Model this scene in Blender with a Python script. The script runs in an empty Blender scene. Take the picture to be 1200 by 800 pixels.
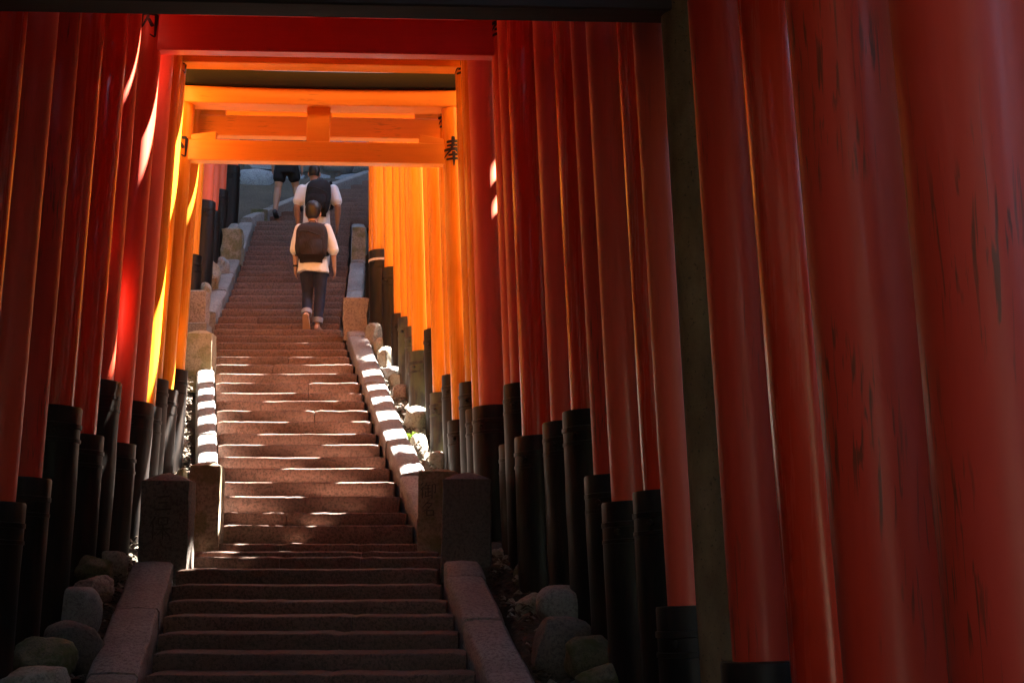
import bpy, bmesh, math, random
from mathutils import Vector, Matrix, noise
random.seed(7)
S = bpy.context.scene
COL = S.collection
R = math.radians

# ---------------------------------------------------------------- camera
F = 1667.0                       # focal length in pixels of a 1200 px wide frame
PITCH = math.atan2(300.0, F)     # the camera looks up the stairs
CP, SP = math.cos(PITCH), math.sin(PITCH)
cd = bpy.data.cameras.new('camera'); cam = bpy.data.objects.new('camera', cd); COL.objects.link(cam)
cam.location = (0, 0, 0); cam.rotation_euler = (math.pi / 2 + PITCH, 0, 0)
cd.sensor_width = 36.0; cd.lens = F / 1200.0 * 36.0; cd.clip_start = 0.05; cd.clip_end = 500
S.camera = cam
# ---------------------------------------------------------------- light
SUN = Vector((0.52, 0.20, 0.83)).normalized()        # direction to the sun
EXPOSURE = 4.8
SKY = 0.05
w = bpy.data.worlds.new('World'); S.world = w; w.use_nodes = True
nt = w.node_tree
bg = nt.nodes['Background']; sky = nt.nodes.new('ShaderNodeTexSky'); sky.sky_type = 'NISHITA'; sky.sun_disc = False
sky.sun_elevation = math.asin(SUN.z); sky.sun_rotation = math.atan2(SUN.x, SUN.y)
nt.links.new(sky.outputs[0], bg.inputs[0]); bg.inputs[1].default_value = SKY
sl = bpy.data.lights.new('sun', 'SUN'); sl.energy = 5.0; sl.angle = R(0.5); sl.color = (1, .95, .86)
so = bpy.data.objects.new('sun', sl); COL.objects.link(so); so.rotation_euler = SUN.to_track_quat('Z', 'Y').to_euler()
S.view_settings.view_transform = 'Standard'; S.view_settings.look = 'None'; S.view_settings.gamma = 1
S.view_settings.exposure = EXPOSURE; S.view_settings.use_curve_mapping = False
S.cycles.max_bounces = 10; S.cycles.diffuse_bounces = 6; S.cycles.glossy_bounces = 5

# ---------------------------------------------------------------- measuring helper: photo measurement -> metres
def pix(px, py, Y):
    u = (px - 600) / F; v = (400 - py) / F
    t = Y / (CP - v * SP)
    return Vector((t * u, Y, t * (SP + v * CP)))
def fbm(x, y=0.0, z=0.0): return noise.noise(Vector((x, y, z)))
def lerp(a, b, t): return a + (b - a) * t
def interp(tab, x):
    if x <= tab[0][0]: return tab[0][1]
    for (a, va), (b, vb) in zip(tab, tab[1:]):
        if x <= b: return va + (vb - va) * (x - a) / (b - a)
    return tab[-1][1]

# ---------------------------------------------------------------- materials
class NT:
    def __init__(s, name):
        s.m = bpy.data.materials.new(name); s.m.use_nodes = True
        s.t = s.m.node_tree; s.p = s.t.nodes['Principled BSDF']
        s.tc = s.n('ShaderNodeTexCoord'); s.oi = s.n('ShaderNodeObjectInfo')
    def n(s, k): return s.t.nodes.new(k)
    def l(s, a, b): s.t.links.new(a, b)
    def coords(s, scale=(1, 1, 1), rnd=True):
        mp = s.n('ShaderNodeMapping'); mp.inputs['Scale'].default_value = scale
        s.l(s.tc.outputs['Object'], mp.inputs['Vector'])
        if rnd:
            mu = s.n('ShaderNodeMath'); mu.operation = 'MULTIPLY'; mu.inputs[1].default_value = 37.0
            s.l(s.oi.outputs['Random'], mu.inputs[0])
            cb = s.n('ShaderNodeCombineXYZ')
            for k in range(3): s.l(mu.outputs[0], cb.inputs[k])
            s.l(cb.outputs[0], mp.inputs['Location'])
        return mp.outputs[0]
    def noise(s, scale, vec, detail=4, rough=.55, dist=0):
        q = s.n('ShaderNodeTexNoise'); q.inputs['Scale'].default_value = scale
        q.inputs['Detail'].default_value = detail; q.inputs['Roughness'].default_value = rough
        q.inputs['Distortion'].default_value = dist; s.l(vec, q.inputs['Vector']); return q.outputs['Fac']
    def ramp(s, fac, stops):
        q = s.n('ShaderNodeValToRGB'); e = q.color_ramp.elements
        while len(e) < len(stops): e.new(.5)
        for i, (p, c) in enumerate(stops):
            e[i].position = p; e[i].color = (c, c, c, 1) if not isinstance(c, tuple) else (*c, 1)
        s.l(fac, q.inputs[0]); return q.outputs[0]
    def mix(s, fac, a, b, mode='MIX'):
        q = s.n('ShaderNodeMix'); q.data_type = 'RGBA'; q.blend_type = mode
        if isinstance(fac, (int, float)): q.inputs[0].default_value = fac
        else: s.l(fac, q.inputs[0])
        for i, v in ((6, a), (7, b)):
            if isinstance(v, tuple): q.inputs[i].default_value = (*v, 1)
            else: s.l(v, q.inputs[i])
        return q.outputs[2]
    def bump(s, h, strength, dist=.01, prev=None):
        b = s.n('ShaderNodeBump'); b.inputs['Strength'].default_value = strength; b.inputs['Distance'].default_value = dist
        s.l(h, b.inputs['Height'])
        if prev is not None: s.l(prev, b.inputs['Normal'])
        return b.outputs[0]
    def done(s, color, rough, normal=None, coat=0, coat_rough=.1, spec=.5, sheen=0):
        P = s.p.inputs
        for k, v in (('Base Color', color), ('Roughness', rough)):
            if isinstance(v, tuple): P[k].default_value = (*v, 1)
            elif isinstance(v, (int, float)): P[k].default_value = v
            else: s.l(v, P[k])
        if normal is not None: s.l(normal, P['Normal'])
        P['Coat Weight'].default_value = coat; P['Coat Roughness'].default_value = coat_rough
        P['Specular IOR Level'].default_value = spec
        return s.m

def paint(name, base, along, rough=.3, wear=.0, coat=.15, fade=.12):
    """vermilion lacquer on timber: brushed along the grain, faded in patches, cracked where old"""
    g = NT(name)
    sc = {'z': (34, 34, .9), 'x': (.9, 34, 34)}[along]
    v1 = g.coords(sc); v2 = g.coords((1.3, 1.3, .5) if along == 'z' else (.5, 1.3, 1.3))
    grain = g.noise(1.0, v1, 5, .6)
    blot = g.noise(1.6, v2, 5, .6)
    pale = tuple(min(.9, b * .96 + .028) for b in base)
    deep = (base[0] * .78, base[1] * .62, base[2] * .7)
    c = g.mix(g.ramp(blot, [(.35, 0.), (.7, fade)]), base, pale)
    c = g.mix(g.ramp(grain, [(.3, .30), (.55, 0.)]), c, deep)
    rv = g.coords((1, 1, 1)); 
    c2 = g.mix(g.ramp(g.oi.outputs['Random'], [(0, 0.), (1, .35)]), c, deep)
    if wear > 0:
        cr = g.noise(1.0, g.coords((75, 75, 4.5) if along == 'z' else (4.5, 75, 75)), 3, .5, .6)
        gate = g.noise(1.0, g.coords((3.5, 3.5, 1.3)), 3, .5)
        msk = g.mix(1.0, g.ramp(cr, [(.56, 0.), (.64, 1.)]), g.ramp(gate, [(.53, 0.), (.61, wear)]), 'MULTIPLY')
        c2 = g.mix(msk, c2, (.035, .028, .012))
    rg = g.ramp(grain, [(.25, rough - .08), (.75, rough + .14)])
    nb = g.bump(grain, .09, .004)
    nb = g.bump(g.noise(1, g.coords((4, 4, .6) if along == 'z' else (.6, 4, 4)), 2), .25, .02, nb)
    return g.done(c2, rg, nb, coat, .14, .5)

VERM = (.72, .040, .011)
M = {}
M['paint_post'] = paint('vermilion_lacquer_upright', VERM, 'z', .22, 0, .35)
M['paint_beam'] = paint('vermilion_lacquer_beam', VERM, 'x', .34)
M['old_post'] = paint('old_vermilion_upright', (.62, .036, .012), 'z', .46, .7, .05, .45)
M['old_beam'] = paint('old_vermilion_beam', (.60, .036, .012), 'x', .42, .5, .1, .3)
M['faded_post'] = paint('sun_faded_salmon_upright', (.82, .15, .065), 'z', .4, 0, .1, .3)  # salmon tint of skylight is put into this paint's colour
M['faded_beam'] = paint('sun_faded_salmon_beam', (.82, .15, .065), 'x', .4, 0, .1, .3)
M['semi_post'] = paint('slightly_faded_red_upright', (.76, .085, .038), 'z', .40, .15, .1, .35)  # base lightened to carry the pale reflected haze on these pillars
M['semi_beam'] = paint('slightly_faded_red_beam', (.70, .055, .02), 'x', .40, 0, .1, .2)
M['bright_post'] = paint('fresh_vermilion_upright', (.84, .30, .018), 'z', .26, 0, .3, .1)  # fresh orange paint, yellowed further to carry the sun-bounce glow
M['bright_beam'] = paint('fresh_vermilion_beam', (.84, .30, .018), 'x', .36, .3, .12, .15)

g = NT('black_sleeve_metal')
b1 = g.noise(2.0, g.coords((9, 9, 1.2)), 5); b2 = g.noise(60, g.coords(), 2)
c = g.mix(g.ramp(b1, [(.42, 0.), (.72, 1.)]), (.007, .006, .006), (.026, .015, .010))
M['sleeve'] = g.done(c, g.ramp(b1, [(.3, .36), (.7, .55)]), g.bump(b1, .25, .006), 0, .2, .28)
g = NT('mossy_sleeve')
b1 = g.noise(2.0, g.coords((9, 9, 1.0)), 5); b3 = g.noise(3.0, g.coords((2, 2, 1)), 5)
c = g.mix(g.ramp(b1, [(.4, 0.), (.72, 1.)]), (.016, .014, .012), (.06, .038, .02))
c = g.mix(g.ramp(b3, [(.48, 0.), (.62, .8)]), c, (.07, .075, .03))
M['sleeve_moss'] = g.done(c, .6, g.bump(b1, .3, .006))
g = NT('black_lacquer_beam')
b1 = g.noise(1.0, g.coords((1, 20, 20)), 4)
M['black'] = g.done(g.mix(b1, (.006, .005, .005), (.012, .009, .007)), .42, g.bump(b1, .2, .004), 0, .1, .12)
g = NT('dark_weathered_timber')
b1 = g.noise(1.0, g.coords((1, 26, 26)), 5)
M['dark_timber'] = g.done(g.mix(b1, (.018, .012, .010), (.045, .028, .02)), .6, g.bump(b1, .3, .006))
g = NT('rough_brown_concrete')
b1 = g.noise(3.0, g.coords((2, 2, .8)), 6, .65); b2 = g.noise(70, g.coords(), 3)
c = g.mix(g.ramp(b1, [(.35, 0.), (.7, 1.)]), (.14, .085, .040), (.25, .17, .09))
c = g.mix(g.ramp(b2, [(.62, 0.), (.70, .8)]), c, (.04, .03, .02))
M['concrete'] = g.done(c, .85, g.bump(b2, .5, .006))
g = NT('black_brush_ink'); M['ink'] = g.done((.014, .009, .012), .45)

def stone(name, a, b, dark, moss=0.0, mosscol=(.09, .08, .03), bump=.55, sc=1.0):
    g = NT(name)
    n1 = g.noise(2.2 * sc, g.coords(), 6, .62); n2 = g.noise(42 * sc, g.coords(), 4, .7); n3 = g.noise(160, g.coords(), 2)
    c = g.mix(g.ramp(n1, [(.32, 0.), (.68, 1.)]), a, b)
    c = g.mix(g.ramp(n2, [(.40, .75), (.52, 0.)]), c, dark)
    c = g.mix(g.ramp(n3, [(.58, 0.), (.70, .45)]), c, tuple(min(.8, x * 1.7) for x in b))
    if moss:
        n4 = g.noise(4.5, g.coords((1, 1, 1)), 5, .6)
        c = g.mix(g.ramp(n4, [(.50, 0.), (.60, moss)]), c, mosscol)
    c = g.mix(g.ramp(g.oi.outputs['Random'], [(0, 0.), (1, .3)]), c, dark)
    nb = g.bump(n2, bump, .012); nb = g.bump(n1, .4, .03, nb)
    return g.done(c, .82, nb)
M['step'] = stone('worn_stair_granite', (.14, .075, .053), (.21, .118, .085), (.052, .03, .022))
M['kerb'] = stone('pitted_kerb_granite', (.20, .172, .155), (.29, .255, .23), (.095, .08, .07))
M['post_stone'] = stone('lichened_post_granite', (.24, .185, .12), (.34, .27, .18), (.12, .095, .06), .7, (.12, .105, .025))
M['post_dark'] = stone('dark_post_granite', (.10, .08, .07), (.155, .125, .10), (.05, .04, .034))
M['post_red'] = stone('rough_reddish_granite', (.27, .20, .16), (.36, .27, .21), (.10, .07, .055), 0, bump=.9)
M['rock'] = stone('river_boulder', (.27, .24, .19), (.37, .33, .26), (.13, .11, .085), .35, (.16, .14, .06))
M['rock_grey'] = stone('grey_boulder', (.22, .21, .20), (.31, .30, .285), (.12, .115, .11))
M['rock_moss'] = stone('mossy_boulder', (.13, .115, .07), (.20, .17, .10), (.06, .05, .03), 1.0, (.07, .085, .02))
M['wall_stone'] = stone('blue_grey_wall_stone', (.17, .175, .18), (.25, .255, .26), (.08, .08, .085))
g = NT('dark_forest_soil')
n1 = g.noise(1.5, g.coords(rnd=False), 6, .65); n2 = g.noise(30, g.coords(rnd=False), 4)
c = g.mix(g.ramp(n1, [(.35, 0.), (.7, 1.)]), (.045, .032, .022), (.085, .065, .04))
c = g.mix(g.ramp(n2, [(.5, 0.), (.65, .6)]), c, (.022, .017, .012))
M['soil'] = g.done(c, .95, g.bump(n2, .8, .03))
g = NT('fallen_leaf'); c = g.ramp(g.oi.outputs['Random'], [(0, (.06, .03, .015)), (1, (.1, .07, .03))])
nl = g.noise(9, g.coords(), 2); M['litter'] = g.done(g.mix(nl, (.03, .02, .014), (.14, .09, .05)), .8)
g = NT('sunlit_weed_leaf'); M['weed'] = g.done((.20, .30, .03), .5)
g = NT('cedar_foliage'); nl = g.noise(1.2, g.coords(), 4)
M['leaf'] = g.done(g.mix(nl, (.025, .05, .014), (.07, .11, .03)), .7)
g = NT('cedar_bark'); nl = g.noise(1, g.coords((14, 14, 1.2)), 5)
M['bark'] = g.done(g.mix(nl, (.05, .032, .022), (.13, .085, .06)), .9, g.bump(nl, .8, .03))
def plain(name, col, rough=.8, var=.25, sc=18):
    g = NT(name); n = g.noise(sc, g.coords(), 4)
    return g.done(g.mix(n, tuple(x * (1 - var) for x in col), tuple(min(.95, x * (1 + var)) for x in col)), rough, g.bump(n, .15, .004))
def cloth(name, col, sc=7, var=.2, bump=.5):
    g = NT(name); n = g.noise(sc, g.coords((1, 1, .7)), 3, .55, .6); f = g.noise(260, g.coords(), 1)
    nb = g.bump(n, bump, .03); nb = g.bump(f, .12, .002, nb)
    return g.done(g.mix(n, tuple(x * (1 - var) for x in col), tuple(min(.95, x * (1 + var)) for x in col)), .88, nb)
M['skin'] = plain('warm_skin', (.50, .29, .20), .5, .08)
M['skin_tan'] = plain('tanned_skin', (.33, .17, .11), .5, .1)
M['hair'] = plain('dark_brown_hair', (.012, .008, .007), .45, .4, 60)
M['white_cloth'] = cloth('white_cotton', (.78, .76, .72), 9, .04, .6)
M['white_tee'] = cloth('white_jersey', (.72, .70, .68), 6, .04, .5)
M['denim'] = cloth('navy_denim', (.018, .022, .050), 12, .35)
M['denim_cuff'] = cloth('pale_denim_cuff', (.27, .27, .31), 20, .15)
M['black_cloth'] = cloth('black_cotton', (.013, .013, .016), 9, .3)
M['grey_cloth'] = cloth('light_grey_cotton', (.45, .44, .44), 9, .1)
M['pack_brown'] = cloth('dark_brown_nylon', (.016, .009, .010), 6, .3, .8)
M['pack_black'] = cloth('black_nylon', (.008, .007, .009), 6, .35, .8)
M['strap'] = plain('webbing_strap', (.018, .014, .014), .7, .3, 90)
M['shoe'] = plain('dark_shoe', (.03, .03, .035), .6)
M['sole'] = plain('tan_sandal_sole', (.42, .26, .17), .7)

# ---------------------------------------------------------------- mesh builder
class MB:
    def __init__(s): s.v = []; s.f = []
    def add(s, vs, fs):
        o = len(s.v); s.v += [tuple(v) for v in vs]; s.f += [tuple(i + o for i in f) for f in fs]; return s
    def loft(s, rings, cap=True, closed=True):
        n = len(rings[0]); vs = [p for r in rings for p in r]; fs = []
        m = n if closed else n - 1
        for i in range(len(rings) - 1):
            for j in range(m):
                k = (j + 1) % n
                fs.append((i * n + j, i * n + k, (i + 1) * n + k, (i + 1) * n + j))
        if cap:
            fs.append(tuple(range(n - 1, -1, -1))); q = (len(rings) - 1) * n; fs.append(tuple(range(q, q + n)))
        return s.add(vs, fs)
    def build(s, name, mat, parent=None, loc=None, smooth=False, bev=0, auto=None):
        me = bpy.data.meshes.new(name); me.from_pydata(s.v, [], s.f); me.update()
        bm = bmesh.new(); bm.from_mesh(me); bmesh.ops.recalc_face_normals(bm, faces=bm.faces)
        if bev:
            es = [e for e in bm.edges if len(e.link_faces) == 2 and e.calc_face_angle(0) > .7]
            bmesh.ops.bevel(bm, geom=es, offset=bev, segments=1, affect='EDGES', profile=.6)
        bm.to_mesh(me); bm.free()
        if smooth:
            me.polygons.foreach_set('use_smooth', [True] * len(me.polygons))
            if auto is not None: me.set_sharp_from_angle(angle=auto)
        return link(name, me, mat, parent, loc)
def link(name, me, mat, parent=None, loc=None):
    if mat is not None:
        me.materials.clear(); me.materials.append(M[mat] if isinstance(mat, str) else mat)
    o = bpy.data.objects.new(name, me); COL.objects.link(o)
    if parent is not None: o.parent = parent
    if loc is not None: o.location = loc
    return o
def empty(name, loc):
    o = bpy.data.objects.new(name, None); COL.objects.link(o); o.location = loc; o.empty_display_size = .2; return o
def tag(o, label=None, cat=None, group=None, kind=None):
    if label: o['label'] = label
    if cat: o['category'] = cat
    if group: o['group'] = group
    if kind: o['kind'] = kind
    return o
def circle(c, ax, r, n=24, ry=None, ph=0):
    """ring of n points of radius r round centre c, perpendicular to ax"""
    ax = ax.normalized(); u = ax.cross(Vector((0, 1, 0)))
    u = u.normalized() if u.length > .05 else Vector((1, 0, 0)); v = ax.cross(u).normalized()
    return [c + u * (r * math.cos(ph + 2 * math.pi * k / n)) + v * ((ry or r) * math.sin(ph + 2 * math.pi * k / n)) for k in range(n)]
def lathe(mb, p0, ax, prof, n=24, cap=True):
    mb.loft([circle(p0 + ax * h, ax, r, n) for h, r in prof], cap); return mb

# ---------------------------------------------------------------- the path: step nosings, measured (distance, front edge height, left, right)
STEPS = []                       # (flight, Vector left, Vector right)
def step_row(flight, D, py, pl, width=None, pr=None):
    a = pix(pl, py, D)
    b = pix(pr, py, D) if pr is not None else a + Vector((width, 0, 0))
    b.z = a.z; STEPS.append((flight, a, b))
f1 = [(938, 7.64, 122, 615), (905, 7.97, 131, 606), (873, 8.30, 140, 594), (843, 8.62, 150, 584), (815, 8.95, 160, 574), (789, 9.28, 169, 563), (764, 9.60, 177, 552), (741, 9.94, 184, 543), (720.5, 10.28, 190, 536), (703, 10.6, 195, 529), (684.5, 10.94, 200, 522), (666, 11.27, 205, 517)]
for py, D, a, b in f1: step_row(1, D, py, a, pr=b)
LANDING = [(651.6, 11.6, 221, 516), (645.2, 12.02, 223, 513), (636, 12.42, 224, 511)]
f2y = [614.5, 599.4, 580.7, 564, 547.7, 534.7, 520, 507.4, 493, 480.3, 469, 459.6, 448, 437.2, 426.4, 417.3, 409, 400.6, 392.6, 385]
for i, py in enumerate(f2y):
    D = 12.7 + .345 * i
    step_row(2, D, py, interp([(385, 250), (614.5, 258)], py), pr=interp([(385, 402), (520, 449), (614.5, 487)], py))
f3y = [378.7, 370.3, 361.5, 353.5, 345.8, 338.3, 331, 323.7, 317, 310.8, 305, 299.2, 293.6, 287.8, 281.8, 275.8, 270, 264, 258.5]
for i, py in enumerate(f3y):
    D = 19.80 + .335 * i
    step_row(3, D, py, interp([(258, 300), (305, 284), (345, 268), (378, 251)], py), width=1.80)
f4y = [252.8, 247.2, 241.8, 236.4, 231, 225.8, 220.8, 216, 211]
for i, py in enumerate(f4y):
    step_row(4, 26.2 + .34 * i, py, 316 + 13.5 * i, width=1.9)
PROF = [(-40, -1.25), (6.9, -1.25)] + [(a.y, a.z) for _, a, b in STEPS]
CENT = [(-40, .2), (0, .2), (6.9, -.95)] + [(a.y, (a.x + b.x) / 2) for _, a, b in STEPS]
def zpath(y): return interp(PROF, y)
def xpath(y): return interp(CENT, y)
def zside(x, y):
    d = abs(x - xpath(y)); base = zpath(y) - .10
    if y > 28.5: base += (min(y, 60) - 28.5) * .30 + min(4.0, max(0, y - 30.6) * 4)
    hill = min(15, max(0, d - 7) * .42 + max(0, -16 - y) * .40)          # unseen slopes, raised to block low sky light
    return base + max(0, d - 2.6) * .10 + hill + .05 * fbm(x * .9, y * .9)

# ground: one sheet out to the horizon
xs = [-260, -160, -100, -60, -40, -28, -20, -15, -11.5] + [-9.5 + .3 * i for i in range(54)] + [8, 11, 15, 20, 28, 40, 60, 100, 160, 260]
ys = [-260, -160, -90, -50, -30, -18, -10, -5, -1, 2, 4, 5.5] + [6.6 + .3 * i for i in range(80)] + [32, 36, 42, 50, 60, 80, 120, 180, 300]
gm = MB(); vs = []
for y in ys:
    for x in xs:
        d = abs(x - xpath(y)); z = zside(x, min(y, 80))
        if d < 1.32 and y > 6.9: z = zpath(y) - .42
        elif d < 1.32: z = -1.26
        if d > 40: z = zside(xpath(y) + 40, min(y, 80))
        vs.append((x, y, z))
nx = len(xs)
gm.add(vs, [(j * nx + i, j * nx + i + 1, (j + 1) * nx + i + 1, (j + 1) * nx + i) for j in range(len(ys) - 1) for i in range(nx - 1)])
tag(gm.build('ground', 'soil', smooth=True), kind='structure')

# ---------------------------------------------------------------- stone steps: every step its own stone(s), worn along the nosing
def step_stone(parent, a, b, depth, h, seed, nseg=24, mat='step'):
    """a, b: ends of the nosing line; block runs back by depth and down by h"""
    L = (b - a).length; mb = MB(); rings = []
    for i in range(nseg + 1):
        t = i / nseg; x = lerp(a.x, b.x, t); e = min(t, 1 - t) * L
        wob = .006 * fbm(x * 2.3, seed * 3.1) + .006 * fbm(x * 12, seed * 1.7)
        sag = -.007 * math.sin(math.pi * t) - .005 * abs(fbm(x * 1.4, seed * 5.3))
        rn = .012 if e < .02 else 0
        f = a.y + wob + .010 * fbm(x * 1.3, seed * 2.2) + rn; z = a.z + sag + .006 * fbm(x * 14, seed) - rn
        rw = .011 + .006 * fbm(x * 2.1, seed * 7.7)
        rings.append([Vector((x, f + .012, z - h)), Vector((x, f, z - h * .5 + .004 * fbm(x * 7, seed * 4))), Vector((x, f + .001, z - rw * 1.1)),
                      Vector((x, f + rw * .35, z - rw * .35)), Vector((x, f + rw * 1.2, z)),
                      Vector((x, f + depth * .6, z + .012)), Vector((x, f + depth, z + .014)), Vector((x, f + depth, z - h))])
    mb.loft(rings)
    return mb.build('step_stone', mat, parent, smooth=True, auto=R(50))
stairs = {}
for k, nm in ((1, 'lower'), (2, 'middle'), (3, 'upper'), (4, 'top')):
    stairs[k] = tag(empty('stone_stairs', (0, 0, 0)), {'lower': 'dark lowest flight of stone steps in shade', 'middle': 'sun striped main flight of worn stone steps', 'upper': 'narrow upper flight of stone steps under the walkers', 'top': 'topmost flight of steps turning right behind the man'}[nm], None, None, 'structure')
rs = random.Random(3)
for i, (k, a, b) in enumerate(STEPS):
    nxt = STEPS[i + 1] if i + 1 < len(STEPS) else None
    prev = STEPS[i - 1] if i else None
    depth = (nxt[1].y - a.y if nxt else .4) + .06
    h = (a.z - prev[1].z + .03) if prev else .16
    if k == 2 and prev[0] == 1: h = .22
    if k == 1 and nxt[0] == 2: depth = .36
    g2 = .02 + .03 * rs.random()
    a2 = a + Vector((.008, 0, 0)); b2 = b - Vector((g2, 0, 0))
    cuts = [0, 1]
    if rs.random() < .30: cuts = [0, rs.uniform(.3, .7), 1]
    for c0, c1 in zip(cuts, cuts[1:]):
        p = a2.lerp(b2, c0); q = a2.lerp(b2, c1)
        if c0: p = p + Vector((.006, .004, .003 * rs.uniform(-1, 1)))
        step_stone(stairs[k], p, q, depth, h, i + c0 * 10, max(8, int(26 * (c1 - c0))))
land = tag(empty('stair_landing', (0, 0, 0)), kind='structure')
for j, (py, D, pl, pr) in enumerate(LANDING):
    a = pix(pl, py, D); b = pix(pr, py, D); b.z = a.z
    cuts = [0, .36, .68, 1] if j != 1 else [0, .69, 1]
    for c0, c1 in zip(cuts, cuts[1:]):
        p = a.lerp(b, c0) + Vector((.004, 0, 0)); q = a.lerp(b, c1)
        step_stone(land, p, q, .46, .16 if j == 0 else .12, 200 + j * 7 + c0, 8)
top_l = STEPS[31][1]; top_r = STEPS[31][2]     # the last nosing of the middle flight
step_stone(land, Vector((top_l.x - .15, top_l.y + .3, top_l.z - .004)), Vector((top_r.x + .28, top_r.y + .3, top_r.z - .004)), .32, .2, 300, 14)

# ---------------------------------------------------------------- kerbs: sloping stones along both sides of each flight
def kerb(flight, side, wdt, rise, stone_len, y0=None, y1=None, drop=.34, name='stair_kerb'):
    rows = [(a, b) for k, a, b in STEPS if k == flight]
    root = tag(empty(name, (0, 0, 0)), kind='structure')
    tab_x = [((a if side < 0 else b).y, (a if side < 0 else b).x) for a, b in rows]
    tab_z = [(a.y, a.z) for a, b in rows]
    ys0 = y0 if y0 is not None else tab_x[0][0] - .15; ys1 = y1 if y1 is not None else tab_x[-1][0] + .1
    def at(y):
        # straight extrapolation past the ends
        def ext(tab):
            if y < tab[0][0]: (p, a), (q, b) = tab[0], tab[2]
            elif y > tab[-1][0]: (p, a), (q, b) = tab[-3], tab[-1]
            else: return interp(tab, y)
            return a + (b - a) * (y - p) / (q - p)
        return ext(tab_x), ext(tab_z)
    y = ys0; i = 0
    while y < ys1 - .05:
        ln = min(stone_len * rs.uniform(.75, 1.25), ys1 - y)
        if ys1 - y - ln < .3: ln = ys1 - y
        mb = MB(); rings = []; n = 6; dz = .012 * rs.uniform(-1, 1); dx = .008 * rs.uniform(-1, 1)
        for j in range(n + 1):
            yy = y + .006 + (ln - .012) * j / n; x, z = at(yy); z += rise + dz
            e = .010 if j in (0, n) else 0
            x += side * .012 + dx; o = x + side * (wdt + .01 * fbm(yy * 2, flight))
            q = .008 * fbm(yy * 4, side * 3 + flight)
            rings.append([Vector((x, yy, z - drop)), Vector((x + side * q, yy, z - .022 - e)), Vector((x + side * .02, yy, z - e + q)),
                          Vector(((x + o) / 2, yy, z + .008 - e + q * .6)), Vector((o - side * .03, yy, z - e)), Vector((o, yy, z - .035 - e)), Vector((o, yy, z - drop))])
        mb.loft(rings); mb.build('kerb_stone', 'kerb', root, smooth=True, auto=R(45))
        y += ln; i += 1
    return root
kerb(1, -1, .32, .075, .95, y0=7.2, y1=11.22); kerb(1, 1, .29, .065, .95, y0=7.2, y1=11.25)
kerb(2, -1, .21, .075, .85, y0=12.78, y1=17.1); kerb(2, 1, .26, .075, .85, y0=12.75, y1=18.95)
kerb(3, -1, .27, .10, .9, y0=20.05, y1=25.4); kerb(3, 1, .24, .12, .9, y0=20.2, y1=25.2)
kerb(4, -1, .20, .12, .8, y0=25.7, y1=29.3)

# ---------------------------------------------------------------- torii gates
V3 = lambda *a: Vector(a)
BRUSH = {'奉': [((-.22, .31), (.24, .35), .07, .09), ((-.21, .18), (.22, .21), .06, .08), ((-.38, .03), (.38, .09), .07, .10), ((.02, .50), (.01, .22), (-.09, 0), (-.42, -.28), .10, .03),
            ((.08, .06), (.22, -.12), (.46, -.25), .06, .10), ((-.17, -.15), (.17, -.12), .06, .07), ((-.26, -.29), (.26, -.26), .06, .08), ((.02, -.02), (.02, -.25), (.01, -.52), .11, .03)],
    '納': [((-.27, .48), (-.42, .28), (-.22, .27), .07, .06), ((-.14, .36), (-.42, .07), (-.13, .10), .06, .07), ((-.28, .08), (-.29, -.46), .09, .05), ((-.39, -.08), (-.46, -.27), .07, .04), ((-.17, -.07), (-.10, -.24), .04, .08),
            ((.02, .24), (.00, -.42), .09, .06), ((.00, .22), (.42, .25), .07, .09), ((.42, .25), (.41, -.42), (.27, -.34), .10, .03), ((.21, .50), (.19, .14), (.05, -.16), .09, .04), ((.20, .10), (.33, -.12), .06, .09)],
    '三': [((-.30, .30), (.28, .34), .07, .08), ((-.24, .02), (.24, .05), .06, .07), ((-.42, -.32), (.42, -.27), .08, .09)],
    '保': [((-.22, .48), (-.44, .05), .09, .04), ((-.30, .18), (-.30, -.48), .07, .06), ((-.08, .44), (-.08, .12), .06, .05), ((-.08, .43), (.32, .45), (.30, .14), .06, .06), ((-.08, .13), (.30, .15), .05, .05), ((-.16, -.06), (.44, -.02), .06, .07), ((.12, .13), (.12, -.48), .08, .06), ((.10, -.06), (-.14, -.34), .06, .03), ((.14, -.06), (.44, -.36), .05, .08)],
    '御': [((-.30, .48), (-.46, .28), .07, .04), ((-.28, .24), (-.46, .0), .07, .04), ((-.34, .08), (-.34, -.46), .06, .05), ((-.08, .46), (-.18, .26), .06, .04), ((-.12, .30), (.16, .32), .05, .05), ((-.20, .10), (.16, .13), .05, .05), ((.0, .30), (.0, -.30), .06, .05), ((.02, -.08), (.16, -.06), .05, .05), ((-.14, -.02), (-.15, -.34), .05, .05), ((-.22, -.38), (.18, -.28), .06, .05), ((.24, .36), (.24, -.50), .06, .05), ((.24, .36), (.44, .38), (.44, -.14), (.34, -.08), .05, .05)],
    '名': [((-.02, .48), (-.40, .10), .08, .04), ((-.10, .34), (.26, .36), (-.10, -.04), (-.44, -.20), .06, .04), ((-.14, .16), (.06, .04), .05, .06), ((-.12, -.10), (-.12, -.46), .07, .06), ((-.12, -.12), (.32, -.10), (.30, -.46), .06, .06), ((-.12, -.42), (.30, -.40), .05, .05)]}
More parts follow.
